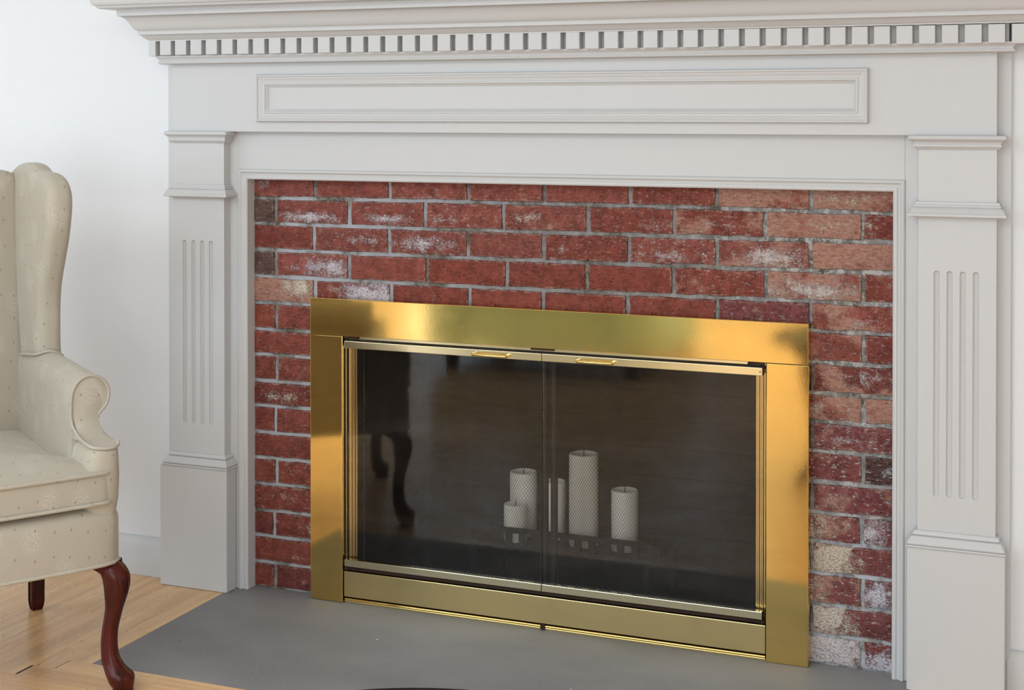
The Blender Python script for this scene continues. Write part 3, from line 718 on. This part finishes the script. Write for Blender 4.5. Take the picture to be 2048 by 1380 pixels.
# hinge hardware
for hx, hz, s in ((0.2850, 0.6735, 1), (1.3535, 0.6735, -1), (0.2850, 0.0885, 1), (1.3535, 0.0885, -1)):
    o = tube('hinge_pin', [(hx, -0.0335, hz), (hx+s*0.011, -0.0335, hz)], [0.0042, 0.0036], 'rust_iron', fs, 10); o.location = FS
    o = tube('hinge_arm', [(hx+s*0.010, -0.032, hz), (hx+s*0.038, -0.032, hz-0.001)], 0.0028, 'rust_iron', fs, 6); o.location = FS
fpart('centre_clip', (0.7880, 0.8480, -0.0335, -0.026, 0.6720, 0.6758), 'rust_iron', 0.0008)
DY = -0.0335
for side, (x0, x1) in enumerate(((0.2862, 0.8176), (0.8186, 1.3508))):
    d = link('glass_door', boxes_mesh('glass_door', [(x0+0.001, x1-0.0004, DY+0.001, DY+0.005, 0.0935, 0.6640)]), 'glass', fs); d.location = FS
    def sub(name, bl, mat, bev):
        me = boxes_mesh(name, bl)
        bm = bmesh.new(); bm.from_mesh(me); bmesh.ops.bevel(bm, geom=bm.edges[:], offset=bev, segments=2, profile=0.5, affect='EDGES'); bm.to_mesh(me); bm.free()
        return link(name, me, mat, d, None)
    sub('top_rail', [(x0, x1, DY-0.0055, DY+0.009, 0.6468, 0.6652)], 'brass_pale', 0.0012)
    sub('bottom_rail', [(x0, x1, DY-0.0055, DY+0.009, 0.0950, 0.1128)], 'brass_pale', 0.0012)
    hc = 0.6885 if side == 0 else 0.9560
    hw = 0.046
    pts = [(hc-hw+0.004, DY-0.005, 0.6555), (hc-hw+0.002, DY-0.013, 0.6550)] + [(hc-hw+0.001+0.006*(1-cos(radians(a))), DY-0.013-0.007*sin(radians(a)), 0.6545) for a in (30, 60, 90)] + \
          [(hc, DY-0.0205, 0.6543)] + [(hc+hw-0.001-0.006*(1-cos(radians(a))), DY-0.013-0.007*sin(radians(a)), 0.6545) for a in (90, 60, 30)] + [(hc+hw-0.002, DY-0.013, 0.6550), (hc+hw-0.004, DY-0.005, 0.6555)]
    h = tube('handle', pts, 0.0036, 'brass', d, 10)
fpart('rail_screw', (1.3440, 1.3465, DY-0.0066, DY-0.005, 0.6545, 0.6570), 'rust_iron', 0.0004)
# mesh curtains: real woven wire sheets hung in soft folds
def curtain(x0, x1, seed):
    rnd = random.Random(seed)
    z0, z1 = 0.055, 0.645
    ph = [rnd.uniform(0, 6.28) for _ in range(4)]
    def Y(x, z):
        t = (x-x0)/(x1-x0)
        return 0.045 + 0.010*sin(2*pi*x/0.112+ph[0]) + 0.005*sin(2*pi*x/0.061+ph[1]+z*1.5) + 0.004*sin(9*z+ph[2])
    v = []; f = []
    pitch = 0.0068; r = 0.00042
    ln = z1-z0; slope = 0.62
    run = ln*slope; nx = int((x1-x0+run)/pitch)
    for fam in (1, -1):
        for i in range(nx):
            xs = x0-run+i*pitch if fam == 1 else x0+i*pitch
            prev = None; steps = 22
            for k in range(steps+1):
                z = z0+ln*k/steps
                xx = xs+fam*run*k/steps
                if xx < x0 or xx > x1: prev = None; continue
                yy = Y(xx, z)+fam*0.0006
                b = len(v)
                v += [(xx-r, yy, z), (xx+r, yy, z), (xx, yy-r*1.6, z)]
                if prev is not None:
                    for a, c in ((0, 1), (1, 2), (2, 0)): f.append((prev+a, prev+c, b+c, b+a))
                prev = b
    me = bpy.data.meshes.new('mesh_curtain'); me.from_pydata(v, [], f); me.update()
    o = link('mesh_curtain', me, 'mesh_steel', fs); o.location = FS; o['kind'] = 'stuff'
curtain(0.300, 0.795, 3)
curtain(0.838, 1.345, 5)
o = tube('curtain_stile', [(0.797, 0.040, 0.055), (0.797, 0.040, 0.645)], 0.010, 'black_iron', fs, 8); o.location = FS
o = tube('curtain_stile', [(0.822, 0.040, 0.055), (0.822, 0.040, 0.645)], 0.009, 'black_iron', fs, 8); o.location = FS
o = tube('curtain_rod', [(0.286, 0.045, 0.648), (1.353, 0.045, 0.648)], 0.004, 'black_iron', fs, 8); o.location = FS

# ================================================================== GRATE AND CANDLES
gt = thing('fire_grate', 'black iron grate holding the white pillar candles inside the firebox', 'grate', (0.80, 0.2, 0.0))
GT = Vector((-0.80, -0.2, 0))
def gpart(name, b):
    me = boxes_mesh(name, [b]); bm = bmesh.new(); bm.from_mesh(me); bmesh.ops.bevel(bm, geom=bm.edges[:], offset=0.0015, segments=1, affect='EDGES'); bm.to_mesh(me); bm.free()
    o = link(name, me, 'black_iron', gt); o.location = GT; return o
gpart('front_bar', (0.545, 1.045, 0.128, 0.140, 0.176, 0.188))
gpart('lower_bar', (0.545, 1.045, 0.128, 0.140, 0.136, 0.146))
for i in range(14):
    xx = 0.552+i*0.0372
    gpart('front_post', (xx-0.009, xx+0.009, 0.130, 0.138, 0.128, 0.180))
for i in range(7):
    yy = 0.145+i*0.03
    gpart('deck_bar', (0.545, 1.045, yy, yy+0.012, 0.136, 0.146))
for xx in (0.56, 1.02):
    for yy in (0.132, 0.33): gpart('leg', (xx, xx+0.016, yy, yy+0.012, 0.0122, 0.137))
def candle(cx, cy, r, ztop, label, lean=0):
    z0 = 0.1462
    t = thing('pillar_candle', label, 'candle', (cx, cy, z0), 0, 'pillar candles on the grate')
    h = ztop-z0
    lathe('wax_body', [(0.001, 0.0), (r-0.001, 0.0), (r, 0.002), (r, h-0.004), (r-0.001, h-0.001), (r-0.004, h), (r-0.008, h-0.003), (r*0.5, h-0.007), (0.001, h-0.008)], 'wax', t)
    tube('wick', [(0, 0, h-0.010), (0.0005, 0, h+0.004), (0.002, 0.001, h+0.010)], 0.0011, 'wick', t, 6)
candle(0.8420, 0.200, 0.0370, 0.378, 'tallest white pillar candle, behind the right glass door')
candle(0.6607, 0.245, 0.0355, 0.306, 'medium white pillar candle at the left of the grate, behind the shortest one')
candle(0.6665, 0.173, 0.0295, 0.240, 'shortest white pillar candle, at the front left of the grate')
candle(0.9510, 0.200, 0.0340, 0.296, 'wide white pillar candle at the right end of the grate')
candle(0.7500, 0.235, 0.0300, 0.292, 'white pillar candle half hidden behind the meeting edges of the mesh curtains')

# ================================================================== WING CHAIR
ch = thing('wingback_armchair', 'cream damask wingback armchair with mahogany cabriole legs left of the fireplace', 'armchair', (0, 0, 0), atan2(0.83, 0.56))
P0 = Vector((0.125, -0.72)); ax = Vector((0.5593, 0.8289)); ay = Vector((-0.8289, 0.5593))
HWd = 0.31
org = P0 - ax*HWd + ay*0.31
ch.location = (org.x, org.y, 0)
BO = -0.31                         # local y of the front leg line
def L(s, b, z): return Vector((HWd-s, BO+b, z))     # s: inwards from the right leg line, b: backwards
def catmull(pts, n=6, closed=False):
    P = [Vector(p) for p in pts]; N = len(P); out = []
    rng = range(N if closed else N-1)
    for i in rng:
        p0 = P[(i-1) % N] if (closed or i > 0) else P[0]
        p1 = P[i]; p2 = P[(i+1) % N]; p3 = P[(i+2) % N] if (closed or i < N-2) else P[-1]
        for k in range(n):
            t = k/n
            out.append(0.5*((2*p1)+(-p0+p2)*t+(2*p0-5*p1+4*p2-p3)*t*t+(-p0+3*p1-3*p2+p3)*t*t*t))
    if not closed: out.append(P[-1])
    return out
def slab(name, outline, w0, w1, r, fn, mat, parent, crown0=0.0, crown1=0.0, r0=None):
    """rounded slab: outline in (u,v), thickness from w0 to w1, edges rounded with radius r"""
    O2 = [Vector((p[0], p[1])) for p in outline]; N = len(O2)
    area2 = sum(O2[i].x*O2[(i+1) % N].y-O2[(i+1) % N].x*O2[i].y for i in range(N))
    if area2 < 0: O2.reverse()
    nrm = []
    for i in range(N):
        t = (O2[(i+1) % N]-O2[i-1]).normalized(); nrm.append(Vector((-t.y, t.x)))
    cen = sum(O2, Vector((0, 0)))/N
    def ring(ins, w): return [(O2[i]+nrm[i]*ins, w) for i in range(N)]
    rings = []
    def fill(w, crown, rev):
        seq = []
        for k in (0.0, 0.25, 0.55, 0.8):      # from centre outwards
            seq.append([((cen.lerp(O2[i]+nrm[i]*(r if rev else ra), max(k, 0.02))), w+crown*(1-k*k)) for i in range(N)])
        return seq if not rev else seq[::-1]
    sgn = 1 if w1 > w0 else -1
    ra = r0 if r0 is not None else r
    rings += fill(w0, -crown0*sgn, False)
    for a in range(0, 91, 18): rings.append([(O2[i]+nrm[i]*(ra*(1-sin(radians(a)))), w0+sgn*ra*(1-cos(radians(a)))) for i in range(N)])
    for a in range(90, -1, -18): rings.append([(O2[i]+nrm[i]*(r*(1-sin(radians(a)))), w1-sgn*r*(1-cos(radians(a)))) for i in range(N)])
    rings += fill(w1, crown1*sgn, True)
    v = []; uv = []
    acc = 0
    for k, rg in enumerate(rings):
        for p, w_ in rg:
            v.append(fn(p.x, p.y, w_)); uv.append((p.x+w_*0.6, p.y+w_*0.6))
    f = []
    for i in range(len(rings)-1):
        for j in range(N): f.append((i*N+j, i*N+(j+1) % N, (i+1)*N+(j+1) % N, (i+1)*N+j))
    f.append(tuple(range(N))); f.append(tuple((len(rings)-1)*N+j for j in range(N)))
    return link(name, mesh(name, v, f, uv), mat, parent, 60)

mir = lambda p: Vector((-p[0], p[1], p[2]))
def both(fn):
    for m in (0, 1): fn((lambda p: p) if m == 0 else mir)

# seat rail box (upholstered apron)
ro = []
for (u, v_) in [(-0.304, 0.05), (-0.296, 0.012), (-0.262, -0.010), (-0.15, -0.020), (0, -0.024), (0.15, -0.020), (0.262, -0.010), (0.296, 0.012), (0.304, 0.05), (0.311, 0.3), (0.314, 0.60), (0.305, 0.655), (0.15, 0.665), (-0.15, 0.665), (-0.305, 0.655), (-0.314, 0.60), (-0.311, 0.3)]:
    ro.append((u, v_))
ro = [(p.x, p.y) for p in catmull([(a, b, 0) for a, b in ro], 4, True)]
slab('seat_apron', ro, 0.281, 0.404, 0.030, lambda u, v_, w_: Vector((u, BO+v_, w_ + 0.0)), 'fabric', ch, 0.0, 0.0, 0.007)
# piping along the lower edge of the apron
tube('piping', [Vector((u*0.999, BO+v_, 0.2838)) for u, v_ in ro], 0.0042, 'fabric', ch, 8, closed=True)
# cushion, T shaped
co = [(-0.285, 0.09), (-0.288, 0.03), (-0.275, -0.004), (-0.23, -0.016), (0, -0.024), (0.23, -0.016), (0.275, -0.004), (0.288, 0.03), (0.285, 0.09), (0.245, 0.115), (0.226, 0.16), (0.228, 0.35), (0.232, 0.50), (0.18, 0.525), (0, 0.53), (-0.18, 0.525), (-0.232, 0.50), (-0.228, 0.35), (-0.226, 0.16), (-0.245, 0.115)]
co = [(p.x, p.y) for p in catmull([(a, b, 0) for a, b in co], 4, True)]
cu = slab('seat_cushion', co, 0.411, 0.484, 0.012, lambda u, v_, w_: Vector((u, BO+v_, w_)), 'fabric', ch, 0.0, 0.032)
for zz in (0.4165, 0.4795):
    tube('piping', [Vector((u*1.002, BO+v_-0.002 if v_ < 0.05 else BO+v_, zz)) for u, v_ in co], 0.0042, 'fabric', cu, 8, closed=True)

# arms: rolled section swept from front to back
sec = [(0.088, 0.35), (0.086, 0.45), (0.084, 0.55), (0.085, 0.600), (0.083, 0.632), (0.073, 0.655), (0.055, 0.667), (0.036, 0.669), (0.016, 0.661), (0.003, 0.643), (0.000, 0.624), (0.006, 0.604), (0.016, 0.592), (0.024, 0.584), (0.026, 0.572), (0.022, 0.55), (0.012, 0.50), (0.009, 0.42), (0.016, 0.35)]
def arm(mm):
    S2 = catmull([(a, 0, b) for a, b in sec], 4)
    rings = []
    for b in (0.098, 0.100, 0.104, 0.14, 0.20, 0.28, 0.36, 0.45, 0.56, 0.64):
        t = (b-0.10)/0.54
        k = 0.985 if b < 0.0985 else 1.0
        ring = []
        for p in S2:
            s, z = p.x, p.z
            s = 0.045+(s-0.045)*k
            if z > 0.56: z = z + 0.020*t          # arm rises slightly to the wing
            z = 0.55+(z-0.55)*k if z > 0.55 else z
            ring.append(mm(L(s-0.004*t, b, z)))
        rings.append(ring)
    a = link('arm', loft_mesh('arm', rings, uv=True), 'fabric', ch, 60)
    # concave front facing that sweeps forward onto the apron
    rr = []
    prof = [(0.100, 0.640, 0.016, 0.072), (0.098, 0.610, 0.016, 0.076), (0.097, 0.588, 0.024, 0.078), (0.095, 0.572, 0.025, 0.077), (0.088, 0.558, 0.022, 0.076), (0.074, 0.546, 0.018, 0.075), (0.052, 0.539, 0.013, 0.074), (0.028, 0.536, 0.010, 0.074), (0.008, 0.534, 0.012, 0.070), (-0.004, 0.530, 0.018, 0.062),
            (-0.010, 0.520, 0.014, 0.072), (-0.0085, 0.47, 0.011, 0.084), (-0.005, 0.42, 0.012, 0.086), (0.004, 0.35, 0.022, 0.086)]
    for b, z, sa, sb in prof:
        n = 8
        front = [mm(L(sa+(sb-sa)*i/n, b-0.0035*sin(pi*i/n)+(0.012*(2*i/n-1)**4 if z < 0.525 else 0.0), z)) for i in range(n+1)]
        back = [mm(L(sb+0.008, 0.125, min(z, 0.60))), mm(L(max(sa-0.006, 0.004), 0.125, min(z, 0.60)))]
        rr.append(front+back)
    link('arm_facing', loft_mesh('arm_facing', rr, uv=True), 'fabric', a, 50)
    # piping that outlines the scroll and the ledge
    path = [L(s, 0.0985, z) for s, z in [(0.026, 0.575), (0.0245, 0.583), (0.016, 0.592), (0.006, 0.604), (0.001, 0.624), (0.004, 0.643), (0.017, 0.660), (0.036, 0.668), (0.055, 0.666), (0.072, 0.654), (0.082, 0.632), (0.0845, 0.600), (0.0835, 0.575)]]
    path += [L(0.081, 0.090, 0.558), L(0.078, 0.070, 0.546), L(0.076, 0.045, 0.539), L(0.074, 0.020, 0.536), L(0.069, 0.002, 0.533), L(0.055, -0.009, 0.531), L(0.040, -0.012, 0.530), L(0.024, -0.009, 0.531), L(0.013, 0.003, 0.533), L(0.008, 0.02, 0.535)]
    tube('piping', [mm(p) for p in catmull(path, 4)], 0.0036, 'fabric', a, 8)
both(arm)
# wings
wo = [(0.402, 0.625), (0.396, 0.66), (0.397, 0.70), (0.393, 0.78), (0.382, 0.833), (0.360, 0.883), (0.333, 0.944), (0.320, 0.990), (0.315, 1.030), (0.322, 1.062), (0.345, 1.086), (0.375, 1.098), (0.410, 1.101), (0.440, 1.105), (0.470, 1.117), (0.510, 1.121), (0.550, 1.117), (0.585, 1.105), (0.62, 1.085), (0.635, 1.04), (0.635, 0.9), (0.63, 0.66), (0.60, 0.605), (0.50, 0.590), (0.43, 0.595)]
wo = [(p.x, p.y) for p in catmull([(a, b, 0) for a, b in wo], 4, True)]
def wing(mm):
    def fn(u, v_, w_):
        # flare: the front edge stands a little outwards, the back tucks in
        s = w_ + 0.012*(u-0.35)/0.2 + 0.004*sin((v_-0.65)*6)
        return mm(L(s, u, v_))
    wg = slab('wing', wo, 0.004, 0.062, 0.021, fn, 'fabric', ch, 0.003, 0.004)
    pth = [mm(L(0.078-0.0, 0.50, 0.664)), mm(L(0.080, 0.45, 0.672)), mm(L(0.070, 0.405, 0.676)), mm(L(0.045, 0.385, 0.684)), mm(L(0.015, 0.388, 0.672)), mm(L(0.002, 0.42, 0.655))]
    tube('piping', catmull(pth, 5), 0.0036, 'fabric', wg, 8)
both(wing)
# back: inner upholstered panel with arched top, plus outside back
bo_ = [(-0.245, 0.44), (-0.246, 0.7), (-0.247, 0.95), (-0.246, 1.06), (-0.232, 1.094), (-0.19, 1.106), (-0.12, 1.120), (0, 1.132), (0.12, 1.120), (0.19, 1.106), (0.232, 1.094), (0.246, 1.06), (0.247, 0.95), (0.246, 0.7), (0.245, 0.44), (0, 0.43)]
bo_ = [(p.x, p.y) for p in catmull([(a, b, 0) for a, b in bo_], 4, True)]
slab('backrest', bo_, 0.495, 0.62, 0.024, lambda u, v_, w_: Vector((u, BO+w_+0.075*(v_-0.45), v_)), 'fabric', ch, 0.022, 0.0)
ob = [(-0.30, 0.30), (-0.298, 0.8), (-0.29, 1.03), (-0.26, 1.085), (0, 1.12), (0.26, 1.085), (0.29, 1.03), (0.298, 0.8), (0.30, 0.30)]
slab('outside_back', ob, 0.605, 0.645, 0.012, lambda u, v_, w_: Vector((u, BO+w_+0.075*(v_-0.45)*(1 if v_ > 0.45 else 0), v_)), 'fabric', ch)
# cabriole front legs
leg_sec = [(0.000, -0.005, 0.0215), (0.010, -0.006, 0.0222), (0.013, -0.0065, 0.0230), (0.021, -0.009, 0.0266), (0.033, -0.011, 0.0295), (0.041, -0.015, 0.0290), (0.052, -0.024, 0.0240), (0.066, -0.032, 0.0202), (0.085, -0.036, 0.0181), (0.109, -0.037, 0.0175), (0.133, -0.035, 0.0171),
           (0.158, -0.030, 0.0178), (0.184, -0.0245, 0.0196), (0.210, -0.0205, 0.0245), (0.235, -0.0190, 0.0282), (0.254, -0.0235, 0.0305), (0.268, -0.0310, 0.0290), (0.2835, -0.0385, 0.0220)]
def fleg(mm):
    rings = []; n = 16
    ls = catmull([Vector(q) for q in leg_sec], 3)
    for q in ls:
        z, d, r = q
        cx, cy = d*0.7071, d*0.7071      # outward diagonal is (-s, -b)
        ring = []
        sq = 0.12 if 0.06 < z < 0.24 else 0.0
        for j in range(n):
            a = 2*pi*j/n
            rr = r*(1+sq*0.5*cos(4*a))
            ring.append(mm(L(-cx+rr*cos(a), -cy+rr*sin(a), z)))
        rings.append(ring)
    lg = link('leg', loft_mesh('leg', rings), 'mahogany', ch, 60)
    # brackets under the apron, along the front and along the side
    for front in (0, 1):
        rings = []
        for t in (0.0, 0.15, 0.35, 0.55, 0.75, 0.92, 1.0):
            e = 0.018+0.075*t
            zb = 0.222+0.061*(1-(1-t)**1.7)
            zb = min(zb, 0.2815)
            th = 0.016*(1-0.4*t)
            c0 = 0.016
            if front == 0: ring = [L(e, c0-th, 0.2835), L(e, c0+th, 0.2835), L(e, c0+th*0.7, zb), L(e, c0-th*0.9, zb)]
            else: ring = [L(c0-th, e, 0.2835), L(c0+th, e, 0.2835), L(c0+th*0.7, e, zb), L(c0-th*0.9, e, zb)]
            rings.append([mm(p) for p in ring])
        link('knee_bracket', loft_mesh('knee_bracket', rings), 'mahogany', lg, 60)
    # carved lines on the knee
    for k, (a0, a1, z0, z1) in enumerate(((244, 232, 0.258, 0.212), (256, 242, 0.258, 0.205), (268, 254, 0.256, 0.212), (246, 232, 0.203, 0.196))):
        pts = []
        for t in (0, 0.25, 0.5, 0.75, 1):
            z = z0+(z1-z0)*t; a = radians(a0+(a1-a0)*t)
            # interpolate leg centre and radius
            for q0, q1 in zip(leg_sec[:-1], leg_sec[1:]):
                if q0[0] <= z <= q1[0]:
                    u = (z-q0[0])/(q1[0]-q0[0]); d = q0[1]+(q1[1]-q0[1])*u; r = q0[2]+(q1[2]-q0[2])*u
            pts.append(mm(L(-d*0.7071+(r*1.0)*cos(a), -d*0.7071+(r*1.0)*sin(a), z)))
        tube('carved_line', pts, [0.0005, 0.0010, 0.0012, 0.0010, 0.0005], 'table_black', lg, 6)
both(fleg)
def bleg(mm):
    rings = []
    for z, hw, db in ((0.0, 0.0125, 0.004), (0.010, 0.0150, 0.003), (0.022, 0.0165, 0.002), (0.15, 0.0168, 0.0), (0.285, 0.0175, 0.0)):
        c = 0.003
        ring = []
        for sx, sy in ((-1, -1), (1, -1), (1, 1), (-1, 1)):
            ring += [mm(L(0.002+sx*(hw-(c if sx*sy > 0 else 0)), 0.640+db+sy*(hw-(0 if sx*sy > 0 else c)), z)), mm(L(0.002+sx*(hw-(0 if sx*sy > 0 else c)), 0.640+db+sy*(hw-(c if sx*sy > 0 else 0)), z))]
        rings.append(ring)
    link('leg', loft_mesh('leg', rings), 'mahogany', ch, 35)
both(bleg)

# ================================================================== ROUND TABLE near the camera
TX, TY, TR = 1.348, -1.892, 0.367
tt = thing('round_tea_table', 'black round tabletop rim showing at the bottom edge before the hearth', 'table', (TX, TY, 0))
lathe('tabletop', [(0.001, 0.448), (TR-0.02, 0.448), (TR-0.006, 0.452), (TR, 0.459), (TR-0.001, 0.466), (TR-0.006, 0.470), (TR-0.014, 0.4685), (0.001, 0.467)], 'table_black', tt, 96)
lathe('apron', [(0.20, 0.40), (0.275, 0.40), (0.278, 0.405), (0.278, 0.4475), (0.20, 0.4475)], 'mahogany', tt, 64)
for k in range(4):
    a = radians(131+90*k)
    pts = []; rad = []
    for z, d, r in ((0.0, 0.335, 0.020), (0.012, 0.335, 0.024), (0.028, 0.330, 0.022), (0.05, 0.312, 0.015), (0.10, 0.288, 0.0125), (0.18, 0.272, 0.013), (0.26, 0.272, 0.017), (0.33, 0.285, 0.023), (0.38, 0.288, 0.027), (0.42, 0.270, 0.027), (0.447, 0.262, 0.024)):
        pts.append((d*cos(a), d*sin(a), z)); rad.append(r)
    q = catmull(pts, 3); rq = [v.x for v in catmull([(r, 0, 0) for r in rad], 3)]
    tube('leg', q, rq, 'mahogany', tt, 12)

# ================================================================== ARMCHAIR (seen only as a reflection in the brass)
sf = thing('upholstered_armchair', 'pale teal armchair across the room, seen only reflected in the brass frame', 'armchair', (-0.45, -3.70, 0))
def spart(name, x0, x1, y0, y1, z0, z1, r=0.04, mat='teal_fabric'):
    return box(name, x0, x1, y0, y1, z0, z1, mat, sf, r, 4)
spart('base', -0.40, 0.40, -0.45, 0.40, 0.08, 0.30, 0.03)
spart('arm', -0.56, -0.402, -0.45, 0.45, 0.06, 0.60, 0.06)
spart('arm', 0.402, 0.56, -0.45, 0.45, 0.06, 0.60, 0.06)
spart('seat_cushion', -0.398, 0.398, -0.25, 0.45, 0.302, 0.45)
spart('backrest', -0.398, 0.398, -0.55, -0.26, 0.08, 0.85, 0.07)
for lx_ in (-0.46, 0.46):
    for ly in (-0.38, 0.36): box('leg', lx_-0.025, lx_+0.025, ly-0.025, ly+0.025, 0.0, 0.08, 'mahogany', sf, 0.004, 1)
pc = link('throw_cushion', None, None) if False else None
tc = box('throw_cushion', -0.21, 0.21, -0.07, 0.07, -0.21, 0.21, 'pale_cushion', None, 0.065, 4)
tag(tc, 'cream throw cushion on the teal armchair, seen only as a reflection', 'cushion')
tc.location = (-0.45, -3.84, 0.668); tc.rotation_euler = (radians(-14), 0, 0)
